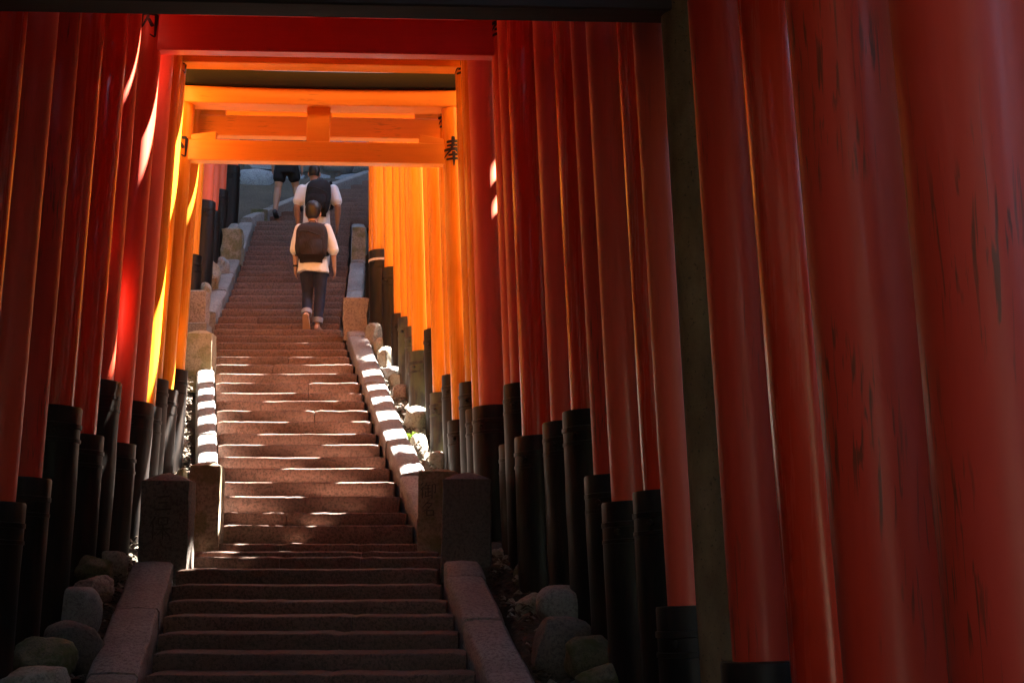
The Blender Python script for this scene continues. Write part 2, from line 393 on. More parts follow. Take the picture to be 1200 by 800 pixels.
def glyph_mesh(ch, size, thin=1.0):
    """brush strokes: each a tapered ribbon along a polyline"""
    bm = bmesh.new()
    for st in BRUSH[ch]:
        pts = [Vector((*p, 0)) for p in st if isinstance(p, tuple)]; w0, w1 = [q * thin for q in st if not isinstance(q, tuple)]
        fine = []
        for a, b in zip(pts, pts[1:]):
            n = max(3, int((b - a).length / .05)); fine += [a.lerp(b, k / n) for k in range(n)]
        fine.append(pts[-1]); m = len(fine); rows = []
        for _ in range(2): fine = [fine[0]] + [(fine[k - 1] + fine[k] * 2 + fine[k + 1]) / 4 for k in range(1, m - 1)] + [fine[-1]]
        for k, p in enumerate(fine):
            d = (fine[min(k + 1, m - 1)] - fine[max(k - 1, 0)]).normalized(); t = k / (m - 1); wd = lerp(w0, w1, t) * .62 * (.72 if k in (0, m - 1) else 1) * (1 + .12 * fbm(p.x * 9, p.y * 9))
            q = Vector((-d.y, d.x, 0)) * wd; rows.append((bm.verts.new((p + q) * size), bm.verts.new((p - q) * size)))
        for (a, b), (c, d) in zip(rows, rows[1:]): bm.faces.new((a, b, d, c))
    return bm
def glyph_on_pillar(ch, size, p, ax, r, ang, parent, off):
    """brush character wrapped round a pillar; p = point on the axis at the character's middle"""
    bm = glyph_mesh(ch, size)
    for v in bm.verts:
        th = ang + v.co.x / r
        c = p + ax * v.co.y; off2 = .004
        v.co = c + Vector((math.sin(th), -math.cos(th), 0)) * (r + .004) - off
    me = bpy.data.meshes.new('inscription'); bm.to_mesh(me); bm.free()
    return link('inscription', me, 'ink', parent)

def beam(mb, A, B, thick, z0, h, curve=0.0, top_over=0.0, n=1, ends=0.0):
    """straight or upswept beam between two plan points; z0 = underside"""
    d = (B - A); d.z = 0; L = d.length; d.normalize(); nrm = Vector((-d.y, d.x, 0)); rings = []
    for i in range(n + 1):
        t = i / n; c = A + d * (L * t); k = abs(2 * t - 1) ** 2.4 * curve
        z = z0 + k; t2 = thick / 2; o = top_over
        rings.append([Vector((c.x, c.y, 0)) + nrm * -t2 + Vector((0, 0, z)), Vector((c.x, c.y, 0)) + nrm * t2 + Vector((0, 0, z)),
                      Vector((c.x, c.y, 0)) + nrm * (t2 + o) + Vector((0, 0, z + h)), Vector((c.x, c.y, 0)) + nrm * -(t2 + o) + Vector((0, 0, z + h))])
    mb.loft(rings); return mb

GATES = {}
def torii(label, D, rp, lp, r, nuki_py, style='paint', yaw=.075, so=.068, lean=(.040, .030), nuki_h=.24, gap=.34, shim=.17, kas=.16,
          kanji=None, sleeve_mat='sleeve', nuki_z=None, post=None, thick=.13, wedge=True, over=.62, sleeve=True, black_nuki=False, glyph=.30):
    """rp/lp = (measured inner edge of the sleeve, top of the sleeve) on the right and left"""
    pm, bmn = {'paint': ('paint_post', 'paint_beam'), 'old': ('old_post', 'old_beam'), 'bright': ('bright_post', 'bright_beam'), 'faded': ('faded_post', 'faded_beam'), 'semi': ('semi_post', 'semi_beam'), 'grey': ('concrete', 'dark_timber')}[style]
    pts = []
    for side, (px, py), D2, ln in ((1, rp, D + yaw, lean[0]), (-1, lp, D - yaw, lean[1])):
        q = pix(px, py, D2); s2 = so if sleeve else 0
        cx = q.x + side * (r + s2); ax = Vector((-side * ln, 0, 1)).normalized()
        gz = zside(cx, D2) - .12
        base = Vector((cx, D2, q.z)) - ax * ((q.z - gz) / ax.z)
        pts.append((side, base, ax, q.z))
    mid = (pts[0][1] + pts[1][1]) / 2
    root = tag(empty('torii_gate', mid), label, 'torii gate', 'torii gates lining the stone stairway')
    ctr = pix((rp[0] + lp[0]) / 2, nuki_py, D) if nuki_z is None else Vector((0, 0, nuki_z))
    nz = ctr.z; tz = nz + nuki_h + gap
    P = {}
    for side, base, ax, sz in pts:
        H = (tz + .03 - base.z) / ax.z
        mb = MB(); lathe(mb, base - mid, ax, [(0, r * 1.03), (H * .5, r), (H, r * .95)], 32)
        pil = mb.build('pillar', pm, root, smooth=True, auto=R(40)); P[side] = (base, ax, pil)
        if sleeve:
            hs = (sz - base.z) / ax.z; ro = r + so; b0 = base - mid; mb = MB()
            prof = [(0, ro * 1.04), (hs * .5, ro * 1.01), (hs - .20, ro * .985), (hs - .012, ro * .985), (hs, ro * .965), (hs + .002, r * 1.0 + .004), (hs - .04, r * .99)]
            sdp = px * .17 + D * 3.1
            prof = prof[:1] + [(hs * t, ro * (1.04 - .055 * t)) for t in (.15, .3, .45, .6, .72, .82)] + prof[2:]
            rg = [circle(b0 + ax * h, ax, q, 28) for h, q in prof]
            for ri, rr in enumerate(rg[:-3]):
                for k, p in enumerate(rr):
                    o = p - (b0 + ax * prof[ri][0]); rr[k] = p + o * (.045 * fbm(math.cos(k * .2244) * 1.5 + sdp, math.sin(k * .2244) * 1.5, prof[ri][0] * 2.2))
            mb.loft(rg, False)
            slv = mb.build('pillar_sleeve', sleeve_mat, pil, smooth=True, auto=R(35))
            for hb, hw in ((hs - .135, .018), (hs - .235, .014)):
                mb = MB(); mb.loft([circle(b0 + ax * h, ax, q, 28) for h, q in ((hb - hw, ro * .97), (hb - hw * .8, ro * 1.025), (hb + hw * .8, ro * 1.025), (hb + hw, ro * .97))], False)
                mb.build('sleeve_band', sleeve_mat, pil, smooth=True, auto=R(35))
            for a in (-2.2, -1.2, 1.0):
                mb = MB(); c = b0 + ax * (hs - .185) + Vector((math.cos(a), math.sin(a), 0)) * ro
                nv = Vector((math.cos(a), math.sin(a), 0)); mb.loft([circle(c - nv * .01, nv, .018, 8), circle(c + nv * .016, nv, .018, 8), circle(c + nv * .02, nv, .010, 8)])
                mb.build('sleeve_bolt', sleeve_mat, pil, smooth=True, auto=R(40))
    def axis_at(side, z):
        base, ax, _ = P[side]; return base + ax * ((z - base.z) / ax.z)
    A = axis_at(-1, nz) - mid; B = axis_at(1, nz) - mid; d = (B - A); d.z = 0; d.normalize()
    zrel = nz - mid.z
    mb = MB(); beam(mb, A - d * .34, B + d * .34, thick, zrel, nuki_h)
    mb.build('tie_beam', 'dark_timber' if black_nuki else bmn, root, bev=.008)
    if wedge:
        for side, c in ((-1, A), (1, B)):
            for io in (1, -1):
                i0 = c - d * side * io * (r * .95); i1 = c - d * side * io * (r * .95 + .25); mb = MB()
                nrm = Vector((-d.y, d.x, 0)) * (thick * .42); zt = zrel + nuki_h - .002
                ring = []
                for q, hh in ((i0, .055), (i1, .095)):
                    q = Vector((q.x, q.y, 0))
                    ring.append([q - nrm + Vector((0, 0, zt)), q + nrm + Vector((0, 0, zt)), q + nrm + Vector((0, 0, zt + hh)), q - nrm + Vector((0, 0, zt + hh))])
                mb.loft(ring); mb.build('wedge', bmn, root, bev=.005)
    A2 = axis_at(-1, tz) - mid; B2 = axis_at(1, tz) - mid; z2 = tz - mid.z
    mb = MB(); cc = (A + B) / 2
    beam(mb, cc - d * .115, cc + d * .115, thick * .75, zrel + nuki_h - .001, gap + .002)
    mb.build('centre_strut', bmn, root, bev=.006)
    mb = MB(); beam(mb, A2 - d * (over - .1), B2 + d * (over - .1), thick + .10, z2, shim, .03, .006, 12)
    mb.build('lower_lintel', bmn, root, bev=.006)
    mb = MB(); beam(mb, A2 - d * over, B2 + d * over, thick + (.34 if D < 12.3 else .20), z2 + shim + .003, kas, .045, .02, 12)
    mb.build('top_lintel', 'black' if style != 'grey' else 'dark_timber', root, bev=.008)
    if kanji:
        for side, ch, zz, ang in kanji:
            zc = (pix(400, zz, D).z); p = axis_at(side, zc); base, ax, pil = P[side]
            glyph_on_pillar(ch, glyph, p, ax, r * .985, ang, pil, mid)
    GATES[label] = root
    return root

WID = lambda D, rx, w_: (pix(rx, 500, D).x - w_) / D * F + 600      # left edge for a gate of clear width w_ (metres -> measured)
# nearest gates, only their right pillars are in the frame
torii('weathered vermilion torii at the right edge, nearest pillar with dark cracks', 3.3, (1122, 860), (-560, 860), .185, -300, 'old', lean=(.040, .03), sleeve=True, so=.0, nuki_h=.3)
torii('broad dull red torii pillar with mauve sheen, second from right edge', 4.0, (984, 812), (-390, 812), .158, -230, 'old', lean=(.05, .03), so=.02, nuki_h=.3)
torii('bright glossy red torii pillar with a long streak highlight left of the broad dull one', 5.0, (920, 812), (-230, 812), .15, -190, 'paint', lean=(.05, .03), so=.03, nuki_h=.3)
torii('red torii with worn green knots, right of the brown concrete post', 5.65, (843, 773), (-150, 773), .135, -150, 'old', lean=(.045, .03), so=.055, nuki_h=.3)
torii('brown concrete torii post carrying the dark timber beam across the top', 6.25, (822, 800), (-100, 800), .105, 13, 'grey', lean=(.040, .03), nuki_h=.42, sleeve=False, black_nuki=True, wedge=False, thick=.16, yaw=.075)
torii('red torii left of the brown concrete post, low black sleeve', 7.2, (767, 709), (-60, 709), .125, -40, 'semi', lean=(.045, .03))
torii('glossy red torii with tallest nearby black sleeve, second left of concrete post', 8.0, (740, 575), (-8, 590), .13, -25, 'paint', lean=(.045, .03))
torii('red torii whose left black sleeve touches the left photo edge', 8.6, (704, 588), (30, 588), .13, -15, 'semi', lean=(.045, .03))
torii('dark red torii with low sleeves, second pillar from the left edge', 9.3, (684, 557), (60, 560), .125, -10, 'old', lean=(.045, .03))
torii('red torii with widest tall black sleeves beside the grey dome boulder', 10.0, (658, 482), (96, 477), .13, -5, 'paint', lean=(.043, .03))
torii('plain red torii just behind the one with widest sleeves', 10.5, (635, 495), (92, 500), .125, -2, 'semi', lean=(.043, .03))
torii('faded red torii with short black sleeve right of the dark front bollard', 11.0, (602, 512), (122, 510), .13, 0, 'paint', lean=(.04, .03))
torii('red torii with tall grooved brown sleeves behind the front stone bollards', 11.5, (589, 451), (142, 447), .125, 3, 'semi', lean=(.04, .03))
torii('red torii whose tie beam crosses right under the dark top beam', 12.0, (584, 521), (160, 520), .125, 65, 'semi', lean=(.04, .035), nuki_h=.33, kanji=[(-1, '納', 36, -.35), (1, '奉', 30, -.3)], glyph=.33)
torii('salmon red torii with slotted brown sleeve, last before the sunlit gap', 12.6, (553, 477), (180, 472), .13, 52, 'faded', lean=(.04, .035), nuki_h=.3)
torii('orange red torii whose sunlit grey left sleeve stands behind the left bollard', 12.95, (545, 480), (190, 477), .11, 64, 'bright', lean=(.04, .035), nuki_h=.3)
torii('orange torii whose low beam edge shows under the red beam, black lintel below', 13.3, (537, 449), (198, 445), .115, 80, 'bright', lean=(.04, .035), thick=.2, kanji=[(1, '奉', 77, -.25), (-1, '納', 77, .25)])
for k in range(5):  # unseen gates added to cut the light from behind
    D = 2.3 - .95 * k; x0 = 1.27 + .012 * k; root = tag(empty('torii_gate', V3(-.4 + .05 * k, D, -1.25)), 'red torii of the row behind the photographer, outside the view', 'torii gate', 'torii gates lining the stone stairway')
    for sx in (-1, 1):
        mb = MB(); lathe(mb, Vector((sx * 1.72, sx * .17, 0)), Vector((-sx * .04, 0, 1)), [(0, .16), (5.6, .15)], 24); pil = mb.build('pillar', 'paint_post', root, smooth=True, auto=R(40))
        mb = MB(); lathe(mb, Vector((sx * 1.72, sx * .17, 0)), Vector((-sx * .04, 0, 1)), [(0, .21), (1.1, .21), (1.1, .165)], 24, False); mb.build('pillar_sleeve', 'sleeve', pil, smooth=True, auto=R(40))
    for nm, ov, th, z, h, mt in (('tie_beam', .3, .14, 4.5, .26, 'paint_beam'), ('lower_lintel', .5, .25, 5.1, .2, 'paint_beam'), ('top_lintel', .6, .36, 5.305, .2, 'black')):
        mb = MB(); beam(mb, Vector((-1.6 - ov, -.16, 0)), Vector((1.6 + ov, .16, 0)), th, z, h); mb.build(nm, mt, root, bev=.01)
# the lower, brighter gates beyond the gap
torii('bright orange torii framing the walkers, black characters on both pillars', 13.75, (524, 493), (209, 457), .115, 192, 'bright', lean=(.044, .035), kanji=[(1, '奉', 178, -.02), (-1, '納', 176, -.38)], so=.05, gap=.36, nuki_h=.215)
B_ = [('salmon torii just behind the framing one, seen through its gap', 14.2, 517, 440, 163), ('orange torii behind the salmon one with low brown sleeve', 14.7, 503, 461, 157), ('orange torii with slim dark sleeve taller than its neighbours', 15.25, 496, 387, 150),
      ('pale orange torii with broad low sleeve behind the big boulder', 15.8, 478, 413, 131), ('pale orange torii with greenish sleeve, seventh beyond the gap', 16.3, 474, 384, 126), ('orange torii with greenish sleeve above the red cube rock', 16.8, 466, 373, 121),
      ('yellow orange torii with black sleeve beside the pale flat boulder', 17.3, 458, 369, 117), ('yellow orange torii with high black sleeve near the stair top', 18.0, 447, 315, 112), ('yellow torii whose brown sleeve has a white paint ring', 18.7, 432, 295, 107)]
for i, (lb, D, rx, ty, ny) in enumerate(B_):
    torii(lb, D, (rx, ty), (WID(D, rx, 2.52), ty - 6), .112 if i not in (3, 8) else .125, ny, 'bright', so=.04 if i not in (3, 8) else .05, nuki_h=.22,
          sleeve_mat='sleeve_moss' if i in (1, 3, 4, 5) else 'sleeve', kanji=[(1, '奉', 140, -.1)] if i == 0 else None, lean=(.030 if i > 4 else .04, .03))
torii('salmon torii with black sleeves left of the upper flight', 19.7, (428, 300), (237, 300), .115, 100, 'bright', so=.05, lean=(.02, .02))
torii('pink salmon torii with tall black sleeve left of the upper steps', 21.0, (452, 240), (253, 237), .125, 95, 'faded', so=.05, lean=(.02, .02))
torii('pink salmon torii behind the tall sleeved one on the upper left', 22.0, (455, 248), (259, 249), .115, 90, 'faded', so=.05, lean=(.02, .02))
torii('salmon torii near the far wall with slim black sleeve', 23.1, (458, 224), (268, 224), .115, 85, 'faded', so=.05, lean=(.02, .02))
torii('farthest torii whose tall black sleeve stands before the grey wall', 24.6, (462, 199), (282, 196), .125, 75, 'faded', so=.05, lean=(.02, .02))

# white paint ring on the sleeve of the yellow gate
wr = GATES['yellow torii whose brown sleeve has a white paint ring']
for ch in list(wr.children):
    if ch.name.startswith('pillar') and ch.children and max(v.co.x for v in ch.data.vertices) > .5:
        for c in ch.children:
            if c.name.startswith('sleeve_band'):
                zt = sum(v.co.z for v in c.data.vertices) / len(c.data.vertices); top = c; break
        c.data.materials.clear(); c.data.materials.append(plain('flaking_white_paint', (.62, .52, .45), .8, .5, 30))
        c['label'] = 'flaking white painted ring'

# ---------------------------------------------------------------- stone bollards
def bollard(label, px, pyb, D, wpx, hpx, mat, depth=.9, chars=None, peak=.05, rot=0.0, group='stone bollards along the stair', rough=.006):
    b = pix(px, pyb, D); s = D / F; W = wpx * s; H = hpx * s; root = tag(empty('stone_bollard', b), label, 'stone post', group)
    mb = MB(); rings = []; n = 10; sd = px * .37
    for i in range(n + 1):
        z = -.12 + (H + .12) * i / n; tp = 1 - .03 * i / n
        hw = W / 2 * tp; hd = W * depth / 2 * tp; ring = []
        m = 6
        for (x0, y0, x1, y1) in ((-1, -1, 1, -1), (1, -1, 1, 1), (1, 1, -1, 1), (-1, 1, -1, -1)):
            for j in range(m):
                t = j / m; x = lerp(x0, x1, t) * hw; y = lerp(y0, y1, t) * hd
                q = 1 - (.035 if j == 0 else 0)
                k = rough * (fbm(x * 6 + sd, y * 6, z * 5) + .6 * fbm(x * 30 + sd, y * 30, z * 30))
                ring.append(Vector((x * q + k, y * q + k, z - (.012 if i == n else 0))))
        rings.append(ring)
    top = rings[-1]; c = Vector((0, 0, H))
    rings.append([Vector((p.x * .5, p.y * .5, H + peak * .6)) for p in top]); rings.append([Vector((p.x * .05, p.y * .05, H + peak)) for p in top])
    mb.loft(rings); sh = mb.build('bollard_shaft', mat, root, smooth=True, auto=R(38)); root.rotation_euler.z = rot
    if chars:
        z = H * .84
        for ch, szf, dx in chars:
            sz = W * szf; bm = glyph_mesh(ch, sz, .75)
            for v in bm.verts: v.co = Vector((v.co.x + dx * W, -W * depth / 2 * .985 - .008, z - sz / 2 + v.co.y))
            me = bpy.data.meshes.new('carved_character'); bm.to_mesh(me); bm.free()
            ext = bmesh.new(); ext.from_mesh(me); ext.to_mesh(me); ext.free()
            link('carved_character', me, M['carve'], sh); z -= sz * 1.12
    return root
M['carve'] = plain('weathered_carving', (.062, .048, .040), .95, .3)
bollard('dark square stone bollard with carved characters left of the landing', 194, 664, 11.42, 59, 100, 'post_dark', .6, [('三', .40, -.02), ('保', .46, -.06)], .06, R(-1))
bollard('yellow brown stone bollard close behind the dark carved left one', 240, 640, 12.50, 37, 94, 'post_stone', 1.0, None, .03, R(2))
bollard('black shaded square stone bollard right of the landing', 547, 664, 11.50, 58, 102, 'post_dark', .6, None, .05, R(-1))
bollard('brown carved stone bollard half hidden behind the black right one', 513, 641, 12.45, 46, 88, 'post_stone', .8, [('御', .42, -.22), ('名', .38, -.2)], .02, R(-2))
bollard('lichen spotted yellow stone bollard at the left kerb top', 234, 450, 17.25, 32, 60, 'post_stone', .9, None, .05, 0)
bollard('short reddish stone bollard on a pale plinth, upper left', 229, 382, 18.9, 29, 41, 'post_red', .9, None, .03, 0, rough=.02)
bollard('rough reddish stone bollard at the right end of the top step', 417, 391, 18.95, 30, 42, 'post_red', .9, None, .02, R(4), rough=.03)
bollard('dark pitted stone bollard beside the upper left steps', 272, 304, 22.9, 24, 36, 'post_stone', .9, None, .04, 0, rough=.03)
bollard('shaded stone bollard beside the upper right steps', 421, 302, 22.8, 17, 36, 'post_stone', 1.2, None, .03, 0)
bollard('small greenish stone block post before the far wall', 303, 261, 26.2, 21, 15, 'rock_moss', 1.0, None, .01, R(12))
pl = MB(); q = pix(232, 386, 18.6)
# ---------------------------------------------------------------- boulders at the pillar feet
def boulder(label, px, py, D, wpx, hpx, mat='rock', flat=.85, seed=None, jag=.10, grp='boulders packed along the pillar feet'):
    """px, py = measured middle of the visible face"""
    c = pix(px, py, D); s = D / F; a = wpx * s / 2; h = hpx * s / 2; sd = seed if seed is not None else px * .13 + py * .07
    bm = bmesh.new(); bmesh.ops.create_icosphere(bm, subdivisions=4, radius=1); r = random.Random(int(sd * 100))
    cuts = [(Vector((r.gauss(0, 1), r.gauss(0, 1) - .4, r.gauss(0, .8))).normalized(), r.uniform(.70, .93)) for _ in range(9 if jag > .08 else 4)]
    for v in bm.verts:
        n = v.co.normalized(); e = 2.8
        m = (abs(n.x) ** e + abs(n.y) ** e + abs(n.z) ** e) ** (-1 / e); p = n * m
        for nv, dd in cuts:
            o = p.dot(nv) - dd
            if o > 0: p = p - nv * o * .85
        k = 1 + jag * .9 * fbm(n.x * 1.6 + sd, n.y * 1.6, n.z * 1.6) + jag * .45 * fbm(n.x * 4.1 + sd, n.y * 4.1 + 9, n.z * 4.1) + jag * .2 * fbm(n.x * 11 + sd, n.y * 11, n.z * 11)
        v.co = Vector((p.x * a * k, p.y * a * k * flat, p.z * h * k))
        if v.co.z < 0: v.co.z *= 1.35
    me = bpy.data.meshes.new('boulder'); bm.to_mesh(me); bm.free(); me.polygons.foreach_set('use_smooth', [True] * len(me.polygons))
    o = link('boulder', me, mat, None, c + Vector((0, a * flat * .6, 0))); tag(o, label, 'rock', grp); return o
BR = [  # right side, from the top of the stair down
    ('pale rounded boulder right of the reddish top bollard', 438, 392, 18.5, 22, 30, 'rock'), ('small ochre boulder below the top right boulder', 445, 404, 18.0, 15, 20, 'rock'),
    ('tall ochre boulder stacked above the pale flat one', 450, 420, 17.6, 22, 32, 'rock'), ('whitish flat oval boulder beside the right kerb', 458, 437, 17.1, 24, 18, 'rock_grey'),
    ('ochre boulder under the whitish oval one', 466, 447, 16.8, 24, 26, 'rock'), ('square reddish rock block behind the right kerb', 470, 464, 16.4, 22, 30, 'post_red'),
    ('large tawny boulder behind the bright green weed', 486, 496, 15.4, 34, 42, 'rock'), ('lower half of tawny rock beside the right kerb', 490, 525, 14.9, 22, 34, 'rock'),
    ('salmon lit smooth boulder below the low brown sleeves', 515, 540, 14.3, 26, 28, 'rock'), ('small red brown stone touching the salmon smooth boulder', 498, 546, 14.2, 10, 14, 'rock'),
    ('small brown stone just right of the black bollard', 582, 656, 12.0, 20, 26, 'rock'), ('upright pinkish boulder right of the black bollard', 598, 668, 11.7, 22, 36, 'rock'),
    ('olive flat boulder under the short black sleeve', 622, 673, 11.2, 40, 30, 'rock_moss'), ('brown boulder in the gutter by the right kerb', 622, 712, 10.6, 36, 34, 'rock'),
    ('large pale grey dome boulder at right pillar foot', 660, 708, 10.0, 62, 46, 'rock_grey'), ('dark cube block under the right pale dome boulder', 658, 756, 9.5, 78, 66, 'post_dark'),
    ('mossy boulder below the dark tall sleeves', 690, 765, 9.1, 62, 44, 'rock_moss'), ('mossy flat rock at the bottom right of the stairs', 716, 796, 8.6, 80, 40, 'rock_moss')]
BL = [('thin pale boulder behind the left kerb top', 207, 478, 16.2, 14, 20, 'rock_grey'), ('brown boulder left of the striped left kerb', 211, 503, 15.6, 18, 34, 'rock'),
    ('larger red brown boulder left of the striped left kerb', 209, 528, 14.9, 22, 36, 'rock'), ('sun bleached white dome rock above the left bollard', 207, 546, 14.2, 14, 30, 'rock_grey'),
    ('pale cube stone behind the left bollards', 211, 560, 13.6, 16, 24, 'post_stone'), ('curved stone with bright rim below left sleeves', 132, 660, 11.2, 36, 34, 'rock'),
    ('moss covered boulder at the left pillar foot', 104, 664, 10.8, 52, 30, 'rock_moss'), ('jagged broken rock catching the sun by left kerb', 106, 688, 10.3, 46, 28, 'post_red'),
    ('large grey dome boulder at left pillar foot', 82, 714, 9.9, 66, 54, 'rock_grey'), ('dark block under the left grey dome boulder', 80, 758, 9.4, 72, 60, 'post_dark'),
    ('mossy boulder in the bottom left corner', 40, 772, 8.9, 78, 48, 'rock_moss'), ('brown rock at the very bottom left', 36, 800, 8.4, 90, 36, 'rock'),
    ('broken dark faced boulder left of the upper steps', 243, 318, 21.0, 26, 38, 'rock'), ('grey boulder behind the broken one, upper left', 259, 312, 21.9, 20, 22, 'rock_grey'), ('small rounded stone behind the short left bollard', 240, 338, 20.3, 14, 16, 'rock'),
    ('rounded grey rock left of the pitted bollard', 274, 270, 24.0, 16, 18, 'rock_grey')]
for lb, px, py, D, a, h, m in BR + BL:
    jag = .2 if 'jagged' in lb or 'broken' in lb else (.06 if 'dome' in lb or 'block' in lb or 'cube' in lb else .11)
    boulder(lb, px, py, D, a, h, m, jag=jag)
# pale plinth under the short bollard
q = pix(232, 388, 18.55); mb = MB(); w2 = .15; hh = .09
mb.loft([[q + Vector((sx * w2, sy * .16, z)) for sx, sy in ((-1, -1), (1, -1), (1, 1), (-1, 1))] for z in (-.2, hh)])
tag(mb.build('stone_plinth', 'kerb', None, bev=.012), 'pale square plinth stone between the two left upper bollards', 'plinth')

# ---------------------------------------------------------------- far retaining wall of rough stones
wall = tag(empty('retaining_wall', pix(340, 240, 30.5)), 'blue grey rough stone retaining wall behind the bare legged walker', 'wall')
wo = wall.location.copy(); rw = random.Random(11)
def rough_block(name, c, sx, sy, sz, mat, parent, seed, jag=.06):
    bm = bmesh.new(); bmesh.ops.create_icosphere(bm, subdivisions=2, radius=1)
    for v in bm.verts:
        n = v.co.normalized(); e = 5.0; m = (abs(n.x) ** e + abs(n.y) ** e + abs(n.z) ** e) ** (-1 / e)
        k = 1 + jag * 2 * fbm(n.x * 1.7 + seed, n.y * 1.7, n.z * 1.7)
        v.co = Vector((n.x * m * sx * k, n.y * m * sy * k, n.z * m * sz * k))
    me = bpy.data.meshes.new(name); bm.to_mesh(me); bm.free(); me.polygons.foreach_set('use_smooth', [True] * len(me.polygons)); me.set_sharp_from_angle(angle=R(40))
    return link(name, me, mat, parent, c)
z = 5.9; row = 0
while z < 11.2:
    hgt = rw.uniform(.34, .50) if row else .42; x = -6.9 + rw.uniform(0, .5)
    while x < 1.5:
        wd = rw.uniform(.45, .95)
        if x < -4.7 and row < 3: wd = 1.0
        rough_block('wall_stone', Vector((x + wd / 2, 30.2 + .05 * row + rw.uniform(-.05, .05), z + hgt / 2)) - wo, wd / 2 * 1.0, .32, hgt / 2 * 1.0, 'wall_stone', wall, rw.uniform(0, 99), .10)
        x += wd
    z += hgt * .97; row += 1
# ledge stones in front of it, left of the legs
for lb, px, py, D, wp, hp in (('long dark ledge stone at the wall foot, left of the bare legs', 300, 246, 28.4, 60, 26), ('large flat grey slab stone leaning on the far wall', 298, 217, 28.9, 56, 36)):
    c = pix(px, py, D); s = D / F
    o = rough_block('ledge_stone', c, wp * s / 2, .3, hp * s / 2, 'wall_stone', None, px * .3, .05); tag(o, lb, 'stone', None)

# ---------------------------------------------------------------- leaf litter and gravel along the kerbs
lm = MB(); rl = random.Random(5)
def chip(x, y, z, s):
    a = rl.uniform(0, 6.28); t = rl.uniform(-.6, .6); u = Vector((math.cos(a), math.sin(a), t)) * s; v = Vector((-math.sin(a), math.cos(a), rl.uniform(-.5, .5))) * s * rl.uniform(.35, .7)
    p = Vector((x, y, z)); up = Vector((0, 0, s * .3)); lm.add([p - u, p - v, p + u, p + v, p + up], [(0, 1, 4), (1, 2, 4), (2, 3, 4), (3, 0, 4)])
for _ in range(3600):
    y = rl.uniform(7.2, 19.5); sd = rl.choice((-1, 1)); fl = 1 if y < 11.8 else 2
    rows = [(a, b) for k, a, b in STEPS if k == fl]
    xe = interp([((a if sd < 0 else b).y, (a if sd < 0 else b).x) for a, b in rows], y) + sd * (.27 + (.08 if fl == 1 else 0))
    x = xe + sd * abs(rl.gauss(.02, .16)); chip(x, y, zside(x, y) + .05 + rl.uniform(0, .03), rl.uniform(.012, .04))
gv = MB(); rg_ = random.Random(15)
for _ in range(700):
    y = rg_.uniform(7.4, 19); sd = rg_.choice((-1, 1)); fl = 1 if y < 11.8 else 2
    rows = [(a, b) for k, a, b in STEPS if k == fl]
    xe = interp([((a if sd < 0 else b).y, (a if sd < 0 else b).x) for a, b in rows], y) + sd * (.30 + (.10 if fl == 1 else 0))
    x = xe + sd * abs(rg_.gauss(.05, .25)); r0 = rg_.uniform(.015, .055); c = Vector((x, y, zside(x, y) + .03))
    pts = [c + Vector((math.cos(a + .4 * rg_.random()) * r0 * rg_.uniform(.7, 1.2), math.sin(a) * r0 * rg_.uniform(.7, 1.2), 0)) for a in (0, 1.25, 2.5, 3.8, 5)]
    gv.add(pts + [c + Vector((rg_.uniform(-.3, .3) * r0, rg_.uniform(-.3, .3) * r0, r0 * rg_.uniform(.6, 1)))], [(k, (k + 1) % 5, 5) for k in range(5)])
tag(gv.build('gravel', 'rock'), 'broken stone chips lying between the kerbs and the boulders', 'gravel', None, 'stuff')
tag(lm.build('leaf_litter', 'litter'), 'dark fallen leaves and stone chips in the gutters beside the kerbs', 'leaf litter', None, 'stuff')

# bright weed by the right kerb
q = pix(484, 514, 14.95); wd_ = tag(empty('weed', q), 'small bright green weed on the right kerb edge', 'plant')
rw = random.Random(9)
for k in range(16):
    wm = MB(); a = rw.uniform(0, 6.28); r = rw.uniform(.01, .10); p = Vector((math.cos(a) * r, math.sin(a) * r * .6, rw.uniform(-.04, .09))); s_ = rw.uniform(.025, .045)
    u = Vector((rw.uniform(-1, 1), rw.uniform(-1, 1), rw.uniform(-.2, .9))).normalized() * s_; v = u.cross(Vector((0.3, 1, .2))).normalized() * s_ * .6
    wm.add([p - u, p + v, p + u * 1.2, p - v, p + Vector((0, -.006, .004))], [(0, 1, 4), (1, 2, 4), (2, 3, 4), (3, 0, 4)])
    wm.build('leaf', 'weed', wd_)
sm = MB(); lathe(sm, Vector((0, .02, -.12)), Vector((0, 0, 1)), [(0, .006), (.16, .003)], 6); sm.build('stem', 'weed', wd_)

# ---------------------------------------------------------------- people
def remeshed(name, mb, voxel, mat, parent, smooth_it=4):
    """one continuous skin over overlapping volumes"""
    me = bpy.data.meshes.new(name); me.from_pydata(mb.v, [], mb.f); me.update()
    bm = bmesh.new(); bm.from_mesh(me); bmesh.ops.recalc_face_normals(bm, faces=bm.faces); bm.to_mesh(me); bm.free()
    t = bpy.data.objects.new('work', me); COL.objects.link(t)
    md = t.modifiers.new('r', 'REMESH'); md.mode = 'VOXEL'; md.voxel_size = voxel
    if smooth_it: m2 = t.modifiers.new('s', 'SMOOTH'); m2.factor = .5; m2.iterations = smooth_it
    dg = bpy.context.evaluated_depsgraph_get(); out = bpy.data.meshes.new_from_object(t.evaluated_get(dg)); out.name = name
    bpy.data.objects.remove(t); bpy.data.meshes.remove(me)
    out.polygons.foreach_set('use_smooth', [True] * len(out.polygons))
    return link(name, out, mat, parent)
def ell(cx, cy, cz, rx, ry, n=20, p=2.0):
    r = []
    for k in range(n):
        a = 2 * math.pi * k / n; c, s = math.cos(a), math.sin(a)
        m = (abs(c) ** p + abs(s) ** p) ** (-1 / p)
        r.append(Vector((cx + rx * c * m, cy + ry * s * m, cz)))
    return r
def V(*a): return Vector(a)
